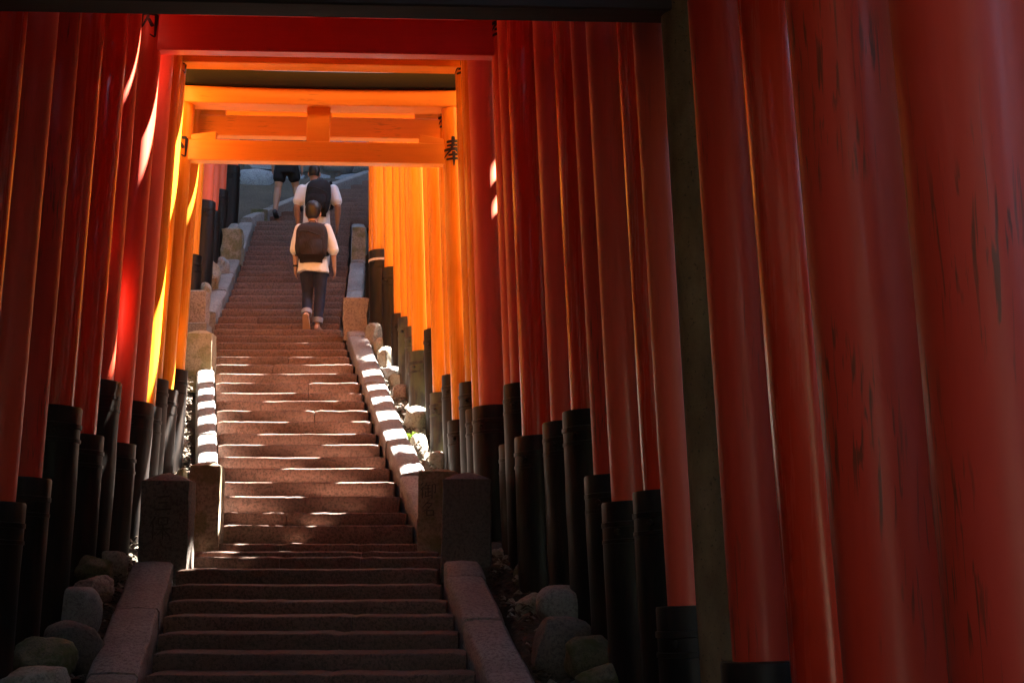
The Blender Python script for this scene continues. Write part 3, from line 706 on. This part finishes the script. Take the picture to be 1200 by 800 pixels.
def tube(mb, pts, rad, n=12, sq=1.0):
    rings = []
    for i, p in enumerate(pts):
        d = (pts[min(i + 1, len(pts) - 1)] - pts[max(i - 1, 0)]); rings.append(circle(p, d, rad[i], n, rad[i] * sq))
    # rounded ends
    d0 = (pts[0] - pts[1]).normalized() * rad[0] * .6; d1 = (pts[-1] - pts[-2]).normalized() * rad[-1] * .6
    rings = [circle(pts[0] + d0, pts[1] - pts[0], rad[0] * .55, n, rad[0] * .55 * sq)] + rings + [circle(pts[-1] + d1, pts[-1] - pts[-2], rad[-1] * .55, n, rad[-1] * .55 * sq)]
    mb.loft(rings); return mb
def ball(mb, c, rx, ry, rz, n=14):
    rings = []
    for i in range(1, 10):
        a = math.pi * i / 10; rings.append(ell(c.x, c.y, c.z - rz * math.cos(a), rx * math.sin(a), ry * math.sin(a), n))
    mb.loft(rings); return mb
def hand(mb, w, d, side, s=1.0):
    """palm plus five fingers hanging from wrist w along d, slightly curled"""
    d = d.normalized(); fw = V(0, 1, 0); ac = d.cross(fw).normalized()
    p1 = w + d * .045 * s; p2 = w + d * .085 * s
    mb.loft([circle(w, d, .024 * s, 12, .020 * s), circle(p1, d, .020 * s, 12, .038 * s), circle(p2, d, .016 * s, 12, .038 * s)])
    for j, (o, ln) in enumerate(((-.030, .066), (-.010, .076), (.010, .072), (.028, .056))):
        b = w + d * .080 * s - fw * o * s; curl = ac * (-side) * .012 * s
        tube(mb, [b, b + d * ln * .45 * s + curl * .3, b + d * ln * .75 * s + curl, b + d * ln * .98 * s + curl * 2.0], [.0095 * s, .009 * s, .0085 * s, .007 * s], 8)
    tube(mb, [w + d * .03 * s + fw * .02 * s, w + d * .06 * s + fw * .046 * s, w + d * .092 * s + fw * .052 * s], [.012 * s, .011 * s, .009 * s], 8)

def head(mb, c, s=1.0):
    """c = centre of the head; faces +y"""
    rings = []
    for z, rx, ry, oy in ((-.115, .036, .040, .030), (-.10, .050, .058, .022), (-.06, .064, .080, .010), (-.02, .071, .092, .0), (.02, .075, .097, -.004), (.06, .072, .092, -.008), (.09, .058, .074, -.010), (.112, .032, .042, -.010), (.118, .012, .016, -.010)):
        rings.append(ell(c.x, c.y + oy * s, c.z + z * s, rx * s, ry * s, 18))
    mb.loft(rings)
    # nose, lips, ears, brow
    tube(mb, [c + V(0, .088, .012) * s, c + V(0, .104, -.018) * s, c + V(0, .098, -.034) * s], [.009 * s, .014 * s, .012 * s], 8)
    tube(mb, [c + V(-.022, .078, -.062) * s, c + V(0, .088, -.062) * s, c + V(.022, .078, -.062) * s], [.006 * s, .009 * s, .006 * s], 8)
    tube(mb, [c + V(-.05, .072, .026) * s, c + V(0, .090, .030) * s, c + V(.05, .072, .026) * s], [.008 * s] * 3, 8)
    for k in (-1, 1):
        ball(mb, c + V(k * .079, -.008, -.016) * s, .012 * s, .024 * s, .034 * s, 10)
def eyes(parent, c, s):
    for k in (-1, 1):
        mb = MB(); ball(mb, c + V(k * .031, .078, .008) * s, .012 * s, .012 * s, .010 * s, 10); mb.build('eye', plain('eye', (.5, .48, .45), .3, .1), parent, smooth=True)
def foot(mb, a, fwd, s=1.0, up=V(0, 0, 1)):
    """a = ankle; sole lies .07 below"""
    f = fwd.normalized(); u = up; sd = f.cross(u)
    def ring(t, hw, top, bot): 
        c = a + f * t; return [c + sd * (hw * math.cos(q)) + u * (lerp(bot, top, .5 + .5 * math.sin(q))) for q in [2 * math.pi * k / 12 for k in range(12)]]
    mb.loft([ring(-.065 * s, .018 * s, -.02 * s, -.065 * s), ring(-.045 * s, .032 * s, .01 * s, -.078 * s), ring(0, .036 * s, .03 * s, -.078 * s), ring(.06 * s, .040 * s, -.005 * s, -.078 * s), ring(.12 * s, .046 * s, -.035 * s, -.078 * s), ring(.165 * s, .040 * s, -.048 * s, -.078 * s), ring(.19 * s, .022 * s, -.056 * s, -.074 * s)])

def pack(label, loc, rot, W, Dp, H, mat, seed, bulge=0.0):
    root = tag(empty('backpack', loc), label, 'backpack'); root.rotation_euler = rot
    mb = MB(); rings = []
    for i in range(17):
        t = i / 16; z = t * H; k = max(.0, 1 - abs(2 * t - 1) ** 5) ** .5; k = max(k, .25)
        wv = W / 2 * (.93 + .07 * math.sin(math.pi * min(1, t * 1.15))) * (k if t > .5 else max(k, .75)); dv = Dp / 2 * k * (1.05 - .3 * t + bulge * math.sin(math.pi * t))
        rg = ell(0, -dv * .0 - Dp / 2 * .0 - (dv), z, wv, dv, 28, 3.4)
        for p in rg:
            f = .008 * fbm(p.x * 7 + seed, p.z * 6, p.y * 5) + .006 * fbm(p.x * 16, p.z * 11 + seed); p.y += f if p.y < -.03 else 0; p.x += f * .5
        rings.append(rg)
    mb.loft(rings); mb.build('pack_body', mat, root, smooth=True, auto=R(60))
    # front pocket, zip lines, haul loop, shoulder straps
    mb = MB(); rg = []
    for t, kx in ((0, .8), (.05, .95), (.5, 1), (.9, .95), (.97, .75)):
        z = H * (.12 + .40 * t); hw = W * .36 * kx
        rg.append([V(-hw, -Dp * .93, z), V(-hw * .9, -Dp * 1.06, z), V(0, -Dp * 1.10, z), V(hw * .9, -Dp * 1.06, z), V(hw, -Dp * .93, z)])
    mb.loft(rg); mb.build('front_pocket', mat, root, smooth=True, auto=R(60))
    zp = MB()
    tube(zp, [V(-W * .40, -Dp * .80, H * .58), V(-W * .34, -Dp * .86, H * .72), V(-W * .1, -Dp * .86, H * .70), V(W * .2, -Dp * .88, H * .62), V(W * .40, -Dp * .80, H * .56)], [.006] * 5, 6)
    zp.build('zip', 'strap', root, smooth=True)
    hl = MB(); tube(hl, [V(-.05, -.03, H * .97), V(-.035, -.02, H * 1.03), V(.035, -.02, H * 1.03), V(.05, -.03, H * .97)], [.009] * 4, 8); hl.build('haul_loop', 'strap', root, smooth=True)
    for k in (-1, 1):
        st = MB(); rg = []
        for (x, y, z) in ((.30, -.02, .93), (.32, .06, 1.01), (.33, .17, 1.01), (.36, .27, .90), (.40, .27, .66), (.46, .18, .42), (.47, .05, .22), (.45, -.02, .16)):
            c = V(k * x * W, y, z * H); rg.append([c + V(-.028, 0, 0), c + V(.028, 0, 0), c + V(.028, .012, .006), c + V(-.028, .012, .006)])
        st.loft(rg); st.build('shoulder_strap', 'strap', root, smooth=True, auto=R(50))
    return root

# ---- woman in white blouse and jeans on the landing
fz = STEPS[31][1].z + .01                     # the landing's height
hc = pix(366.5, 246, 19.55)                   # middle of the head
wx = pix(366, 380, 19.55).x; Yw = 19.55
Hh = hc.z + .118 - fz; s = Hh / 1.66
woman = tag(empty('person', V(wx, Yw, fz)), 'person in white blouse and rolled navy jeans climbing with a brown backpack', 'person')
woman.scale = (s, s, s)
hx = (hc.x - wx) / s
def L_(x, y, z): return V(x, y, z)
sk = MB(); H0 = V(hx, .05, 1.66 - .128); HS = 1.14; head(sk, H0, HS)
tube(sk, [V(hx * .8, .02, 1.34), V(hx * .9, .035, 1.42), V(hx, .045, 1.47)], [.062, .052, .050], 14)
shl = V(-.165 + hx * .7, .01, 1.325); shr = V(.165 + hx * .7, .01, 1.325)
ell_ = V(-.235, .0, 1.06); elr = V(.235, .01, 1.06); wrl = V(-.238, .05, .835); wrr = V(.250, .06, .835)
for a, b, c, sd in ((shl, ell_, wrl, -1), (shr, elr, wrr, 1)):
    tube(sk, [a, a.lerp(b, .5), b, b.lerp(c, .35), c], [.046, .042, .037, .036, .024], 12); hand(sk, c, (c - b) + V(0, .03, 0), sd)
rings = [ell(hx * .2, 0, .80, .15, .10), ell(hx * .2, 0, .92, .155, .10), ell(hx * .4, 0, 1.05, .125, .085), ell(hx * .6, 0, 1.2, .145, .095), ell(hx * .7, 0, 1.31, .16, .085), ell(hx * .75, .005, 1.37, .08, .06)]
sk.loft(rings)
hipl = V(-.085, .0, .84); hipr = V(.085, .0, .84)
knl = V(-.082, .10, .50); anl = V(-.060, -.09, .175)     # left foot leaving the landing, heel up
knr = V(.080, .05, .46); anr = V(.060, .02, .085)
for a, b, c in ((hipl, knl, anl), (hipr, knr, anr)):
    tube(sk, [a, a.lerp(b, .5), b, b.lerp(c, .35), c], [.078, .070, .052, .050, .033], 14)
foot(sk, anr, V(.08, 1, 0)); fl = V(.02, .55, -.83).normalized(); foot(sk, anl, fl, 1.0, V(0, .83, .55))
remeshed('body', sk, .009, 'skin', woman, 3); eyes(woman, H0, 1)
# hair: short, full at the crown, tapered to the nape
hm = MB(); rings = []
for z, rx, ry, oy in ((-.075, .050, .030, -.052), (-.05, .066, .052, -.042), (-.01, .078, .078, -.030), (.03, .084, .092, -.018), (.07, .082, .096, -.012), (.10, .068, .080, -.012), (.122, .045, .052, -.014), (.134, .015, .02, -.014)):
    rings.append([p + V(.006 * fbm(p.x * 60, p.z * 30), .007 * fbm(p.x * 60, p.z * 20, 3), 0) for p in ell(H0.x, H0.y + oy * HS, H0.z + z * HS, rx * HS * 1.04, ry * HS * 1.04, 40)])
hm.loft(rings); hm.build('hair', 'hair', woman, smooth=True, auto=R(70))
bl = MB()
rings = [ell(hx * .2, -.01, .745, .198, .140, 24), ell(hx * .2, -.01, .78, .194, .136, 24), ell(hx * .35, -.005, .96, .172, .118, 24), ell(hx * .5, 0, 1.08, .152, .106, 24), ell(hx * .6, 0, 1.20, .165, .112, 24), ell(hx * .7, 0, 1.30, .178, .098, 24), ell(hx * .72, .0, 1.355, .135, .078, 24), ell(hx * .75, .01, 1.385, .075, .064, 24)]
for i in (0, 1):
    for j, p in enumerate(rings[i]): p.x += .012 * math.sin(j * 2.6); p.z += .012 * math.sin(j * 1.7)
bl.loft(rings)
for a, b, c in ((shl, ell_, wrl), (shr, elr, wrr)):
    e2 = b.lerp(c, .12); tube(bl, [a + V(0, 0, .01), a.lerp(b, .3), a.lerp(b, .7), e2, e2.lerp(c, .10)], [.062, .068, .072, .072, .064], 14)
remeshed('blouse', bl, .010, 'white_cloth', woman, 3)
jn = MB(); jn.loft([ell(0, 0, .74, .155, .11), ell(0, 0, .80, .160, .118), ell(hx * .2, 0, .90, .160, .112), ell(hx * .2, 0, .93, .155, .108)])
for a, b, c in ((hipl, knl, anl), (hipr, knr, anr)):
    e2 = b.lerp(c, .80); tube(jn, [a + V(0, 0, .02), a.lerp(b, .3), a.lerp(b, .7), b, b.lerp(c, .4), e2], [.090, .092, .078, .068, .066, .055], 16)
jo = remeshed('jeans', jn, .010, 'denim', woman, 3)
for b, c in ((knl, anl), (knr, anr)):
    cf = MB(); d = (c - b).normalized(); e0 = b.lerp(c, .74); e1 = b.lerp(c, .92)
    cf.loft([circle(e0, d, .056, 18), circle(e0 + d * .004, d, .067, 18), circle(e1, d, .064, 18), circle(e1 + d * .003, d, .050, 18)]); cf.build('rolled_cuff', 'denim_cuff', jo, smooth=True, auto=R(50))
for an, f, u in ((anl, fl, V(0, .83, .55)), (anr, V(.08, 1, 0).normalized(), V(0, 0, 1))):
    so_ = MB(); sdv = f.cross(u)
    so_.loft([[an + f * t + sdv * hw * q + u * zz for q, zz in ((-1, -.079), (1, -.079), (1, -.094), (-1, -.094))] for t, hw in ((-.07, .026), (-.04, .036), (.06, .042), (.13, .048), (.19, .03))])
    so_.build('sandal', 'sole', woman, smooth=True, auto=R(40))
wb = MB(); d = (wrl - ell_).normalized(); c = ell_.lerp(wrl, .94); wb.loft([circle(c - d * .012, d, .031, 14), circle(c + d * .012, d, .030, 14)], False); wb.build('wristband', 'strap', woman, smooth=True)
pw = pack('dark brown rounded backpack on the person in the white blouse', V(wx + hx * .5 * s, Yw - .10 * s, fz + .845 * s), (R(-4), 0, R(2)), .40 * s, .16 * s, .53 * s, 'pack_brown', 3)

# ---- man in white T-shirt with black backpack, further up
Dm = 21.9; zi = interp([(a.y, a.z) for k, a, b in STEPS if k == 3], Dm - .05)
hm_ = pix(368, 200, Dm); fzm = max(a.z for k, a, b in STEPS if k == 3 and a.y <= Dm); mx = pix(370, 300, Dm).x
sm_ = (hm_.z + .05 - fzm) / 1.66; man = tag(empty('person', V(mx, Dm, fzm)), 'person in white T-shirt with large black backpack, higher up the steps', 'person'); man.scale = (sm_, sm_, sm_)
hx = (hm_.x - mx) / sm_; H0 = V(hx, .05, 1.59); sk = MB(); head(sk, H0, 1.02)
tube(sk, [V(hx * .8, .02, 1.37), V(hx, .045, 1.50)], [.07, .060], 14)
shl = V(-.205, 0, 1.36); shr = V(.215, 0, 1.36); ell_ = V(-.275, -.03, 1.08); elr = V(.295, -.03, 1.08); wrl = V(-.262, .06, .86); wrr = V(.282, .06, .86)
for a, b, c, sd in ((shl, ell_, wrl, -1), (shr, elr, wrr, 1)):
    tube(sk, [a, a.lerp(b, .5), b, b.lerp(c, .35), c], [.056, .052, .046, .046, .030], 12); hand(sk, c, (c - b) + V(0, .03, 0), sd, 1.1)
sk.loft([ell(0, 0, .80, .165, .11), ell(0, 0, .95, .16, .11), ell(0, 0, 1.1, .165, .11), ell(0, 0, 1.3, .19, .105), ell(hx * .5, 0, 1.40, .09, .07)])
legs = ((V(-.09, 0, .84), V(-.10, .02, .47), V(-.10, -.02, .085)), (V(.09, 0, .84), V(.10, .16, .55), V(.10, .16, .255)))
for a, b, c in legs: tube(sk, [a, a.lerp(b, .5), b, b.lerp(c, .35), c], [.085, .078, .058, .057, .036], 14)
remeshed('body', sk, .010, 'skin_tan', man, 3); eyes(man, H0, 1)
hm = MB(); rings = []
for z, rx, ry, oy in ((-.05, .062, .05, -.045), (-.01, .076, .078, -.030), (.03, .081, .092, -.016), (.07, .078, .094, -.012), (.10, .064, .078, -.012), (.124, .03, .04, -.014)): rings.append(ell(H0.x, H0.y + oy, H0.z + z, rx, ry, 24))
hm.loft(rings); hm.build('hair', 'hair', man, smooth=True)
ts = MB(); rings = [ell(0, -.01, .80, .195, .135, 24), ell(0, -.01, .95, .186, .130, 24), ell(0, 0, 1.12, .185, .128, 24), ell(0, 0, 1.26, .205, .125, 24), ell(0, 0, 1.36, .215, .105, 24), ell(hx * .3, .0, 1.42, .14, .085, 24), ell(hx * .6, .01, 1.455, .085, .075, 24)]
for j, p in enumerate(rings[0]): p.x += .008 * math.sin(j * 2.2)
ts.loft(rings)
for a, b in ((shl, ell_), (shr, elr)): tube(ts, [a, a.lerp(b, .35), a.lerp(b, .72), a.lerp(b, .80)], [.075, .082, .082, .074], 14)
remeshed('t_shirt', ts, .011, 'white_tee', man, 3)
tr = MB(); tr.loft([ell(0, 0, .72, .17, .125), ell(0, 0, .86, .178, .125), ell(0, 0, .93, .17, .115)])
for a, b, c in legs: tube(tr, [a, a.lerp(b, .4), b, b.lerp(c, .5), b.lerp(c, .86)], [.098, .095, .080, .075, .068], 14)
remeshed('trousers', tr, .012, 'grey_cloth', man, 2)
for a, b, c in legs:
    sh = MB(); foot(sh, c, V(0, 1, 0), 1.12); sh.build('shoe', 'shoe', man, smooth=True)
pack('large black backpack on the person in the white T-shirt', V(mx + .03 * sm_, Dm - .11 * sm_, fzm + .92 * sm_), (R(-3), R(2), R(-3)), .35 * sm_, .17 * sm_, .54 * sm_, 'pack_black', 8)

# ---- bare-legged walker at the top
D3 = 26.0; f3 = pix(326, 253.5, D3); f3z = f3.z + .01; lg = pix(335, 230, D3); s3 = 1.16
third = tag(empty('person', V(lg.x, D3, f3z)), 'person in black shorts with bare legs at the top of the steps', 'person')
third.scale = (s3, s3, s3); sk = MB(); H0 = V(0, .05, 1.56); head(sk, H0); tube(sk, [V(0, .02, 1.36), V(0, .045, 1.48)], [.065, .055], 14)
shl = V(-.18, 0, 1.34); shr = V(.18, 0, 1.34); ell_ = V(-.23, 0, 1.07); elr = V(.23, 0, 1.07); wrl = V(-.24, .06, .85); wrr = V(.24, .06, .85)
for a, b, c, sd in ((shl, ell_, wrl, -1), (shr, elr, wrr, 1)): tube(sk, [a, a.lerp(b, .5), b, b.lerp(c, .35), c], [.05, .046, .04, .04, .026], 12); hand(sk, c, (c - b) + V(0, .03, 0), sd)
sk.loft([ell(0, 0, .80, .155, .10), ell(0, 0, .95, .15, .10), ell(0, 0, 1.1, .14, .095), ell(0, 0, 1.3, .165, .09), ell(0, 0, 1.39, .08, .06)])
legs = ((V(-.09, 0, .84), V(-.135, .02, .47), V(-.165, -.02, .085)), (V(.09, 0, .84), V(.14, .13, .52), V(.20, .12, .235)))
for a, b, c in legs: tube(sk, [a, a.lerp(b, .5), b.lerp(a, .12), b, b.lerp(c, .3), b.lerp(c, .7), c], [.086, .082, .062, .056, .060, .045, .036], 14)
remeshed('body', sk, .010, 'skin', third, 3); eyes(third, H0, 1)
hm = MB(); hm.loft([ell(H0.x, H0.y + oy, H0.z + z, rx, ry, 20) for z, rx, ry, oy in ((-.05, .062, .05, -.045), (0, .078, .08, -.03), (.06, .08, .095, -.012), (.10, .064, .078, -.012), (.124, .03, .04, -.014))]); hm.build('hair', 'hair', third, smooth=True)
ts = MB(); ts.loft([ell(0, 0, .86, .17, .12), ell(0, 0, 1.1, .16, .115), ell(0, 0, 1.28, .18, .11), ell(0, 0, 1.36, .15, .085), ell(0, .01, 1.43, .075, .065)])
for a, b in ((shl, ell_), (shr, elr)): tube(ts, [a, a.lerp(b, .4), a.lerp(b, .75)], [.066, .07, .068], 14)
remeshed('t_shirt', ts, .012, 'black_cloth', third, 2)
sh = MB(); sh.loft([ell(0, 0, .70, .165, .125), ell(0, 0, .86, .172, .125), ell(0, 0, .95, .16, .112)])
for a, b, c in legs: tube(sh, [a, a.lerp(b, .35), a.lerp(b, .62)], [.10, .105, .102], 16)
remeshed('shorts', sh, .012, 'black_cloth', third, 2)
for a, b, c in legs:
    sh = MB(); foot(sh, c, V(0, 1, 0), 1.08); sh.build('shoe', 'shoe', third, smooth=True)

# ---------------------------------------------------------------- cedars beside the tunnel (they shade the lower stairs)
rt = random.Random(21)
def tree_meshes(h, rc, seed, n=11000):
    r = random.Random(seed); tk = MB()
    lathe(tk, V(0, 0, 0), V(0, 0, 1), [(0, .42), (.5, .33), (h * .5, .22), (h * .92, .05)], 12)
    limbs = []; lf = MB(); nl = 34
    for i in range(nl):
        z = h * (.36 + .60 * i / nl); a = i * 2.4; ln = rc * (1.05 - .70 * (i / nl)) * r.uniform(.75, 1.1)
        e = V(math.cos(a) * ln, math.sin(a) * ln, z - .12 * ln); lb = MB(); tube(lb, [V(0, 0, z), V(0, 0, z).lerp(e, .5) + V(0, 0, .1), e], [.07, .05, .02], 6); limbs.append(lb)
        for _ in range(n // nl):
            t = r.uniform(.15, 1.05); p = V(0, 0, z).lerp(e, t) + V(r.gauss(0, .5), r.gauss(0, .5), r.gauss(-.1, .3)); sz = r.uniform(.16, .36)
            u = V(r.uniform(-1, 1), r.uniform(-1, 1), r.uniform(-.7, .3)).normalized() * sz; v = u.cross(V(r.uniform(-.3, .3), r.uniform(-.3, .3), 1)).normalized() * sz * .5
            lf.add([p - u, p + v, p + u, p - v], [(0, 1, 2, 3)])
    return tk, limbs, lf
# rows of big cedars close to both sides of the tunnel; a clearing on the right lets the sun onto the middle flight
TREES = [(5.0, .8, 18, 1), (-3.4, -9.5, 18, 1), (9.0, 2.4, 18, 0), (4.5, 10.9, 17, 0), (5.0, 7.4, 18, 1), (4.4, 4.6, 17, 0), (8.6, 11.6, 19, 1), (8.6, 10.0, 18, 0), (8.8, 6.4, 19, 1), (-6, -7, 18, 0),
    (-4.6, 1.0, 17, 1), (-5.0, 4.6, 17, 0), (-6.0, 8.4, 18, 1), (-5.0, -3.0, 18, 0), (-7.2, 12.2, 16, 0), (-9.8, 18, 16, 1), (-10.5, 23, 16, 0), (-9, 4, 18, 1),
    (1.4, 24.6, 15, 0), (3.6, 27.6, 16, 1), (1.2, 30.6, 15, 1), (5.6, 24.6, 17, 1), (6.4, 29.5, 17, 0), (-3, 36, 16, 0), (2.5, 35, 17, 1), (-9, 33, 18, 1), (8, 34, 18, 0)]
cache = {}
for i, (x, y, h, kd) in enumerate(TREES):
    if kd not in cache:
        tk, limbs, lf = tree_meshes(17 + 2 * kd, 4.5, 40 + kd); root = empty('cedar_tree', (0, 0, 0))
        kids = [tk.build('trunk', 'bark', root, smooth=True), lf.build('crown', 'leaf', root)] + [lb.build('limb', 'bark', root, smooth=True) for lb in limbs]; cache[kd] = (root, kids); used = root
    else:
        root0, kids = cache[kd]; used = root0.copy(); COL.objects.link(used)
        for q in kids:
            c = q.copy(); COL.objects.link(c); c.parent = used
    used.location = (x, y, zside(x, y) - .2); used.rotation_euler.z = i * 1.3; k = h / 18.0; used.scale = (k, k, k)
    tag(used, 'tall dark cedar standing outside the gates, beyond the view', 'tree', 'cedars round the gate tunnel')

# unseen foliage added on the slopes to darken the tunnel, open where the sun reaches the middle flight
fm = MB(); rf = random.Random(77); cnt = 0
while cnt < 42000:
    side = rf.choice((-1, 1)); y = rf.uniform(-34, 44); d = 4.2 + abs(rf.gauss(0, 9)); x = xpath(max(-5, min(y, 29))) + side * d
    if y < -13 and rf.random() < .5: x = rf.uniform(-12, 12)
    elif abs(x - xpath(max(-5, min(y, 29)))) < 3.4: continue
    if y < -4 and rf.random() < .45: continue
    z0 = zside(x, min(y, 80)); z = z0 + rf.uniform(0, 1) ** 1.3 * (6.5 if d > 5.5 else 3.0)
    t = (x + 2.2) / SUN.x; yb = y - SUN.y * t; zb = z - SUN.z * t
    if side > 0 and t > 0 and 11.0 < yb < 19.8 and -2 < zb < 8: continue
    sz = rf.uniform(.22, .55); p = V(x, y, z)
    if noise.noise(p * .35) < -.12: continue
    u = V(rf.uniform(-1, 1), rf.uniform(-1, 1), rf.uniform(-.7, .5)).normalized() * sz; v = u.cross(V(rf.uniform(-.4, .4), rf.uniform(-.4, .4), 1)).normalized() * sz * .5
    fm.add([p - u, p + v, p + u, p - v], [(0, 1, 2, 3)]); cnt += 1
tag(fm.build('undergrowth', 'leaf'), 'dense green undergrowth covering the slopes on both sides of the gates', 'undergrowth', None, 'stuff')
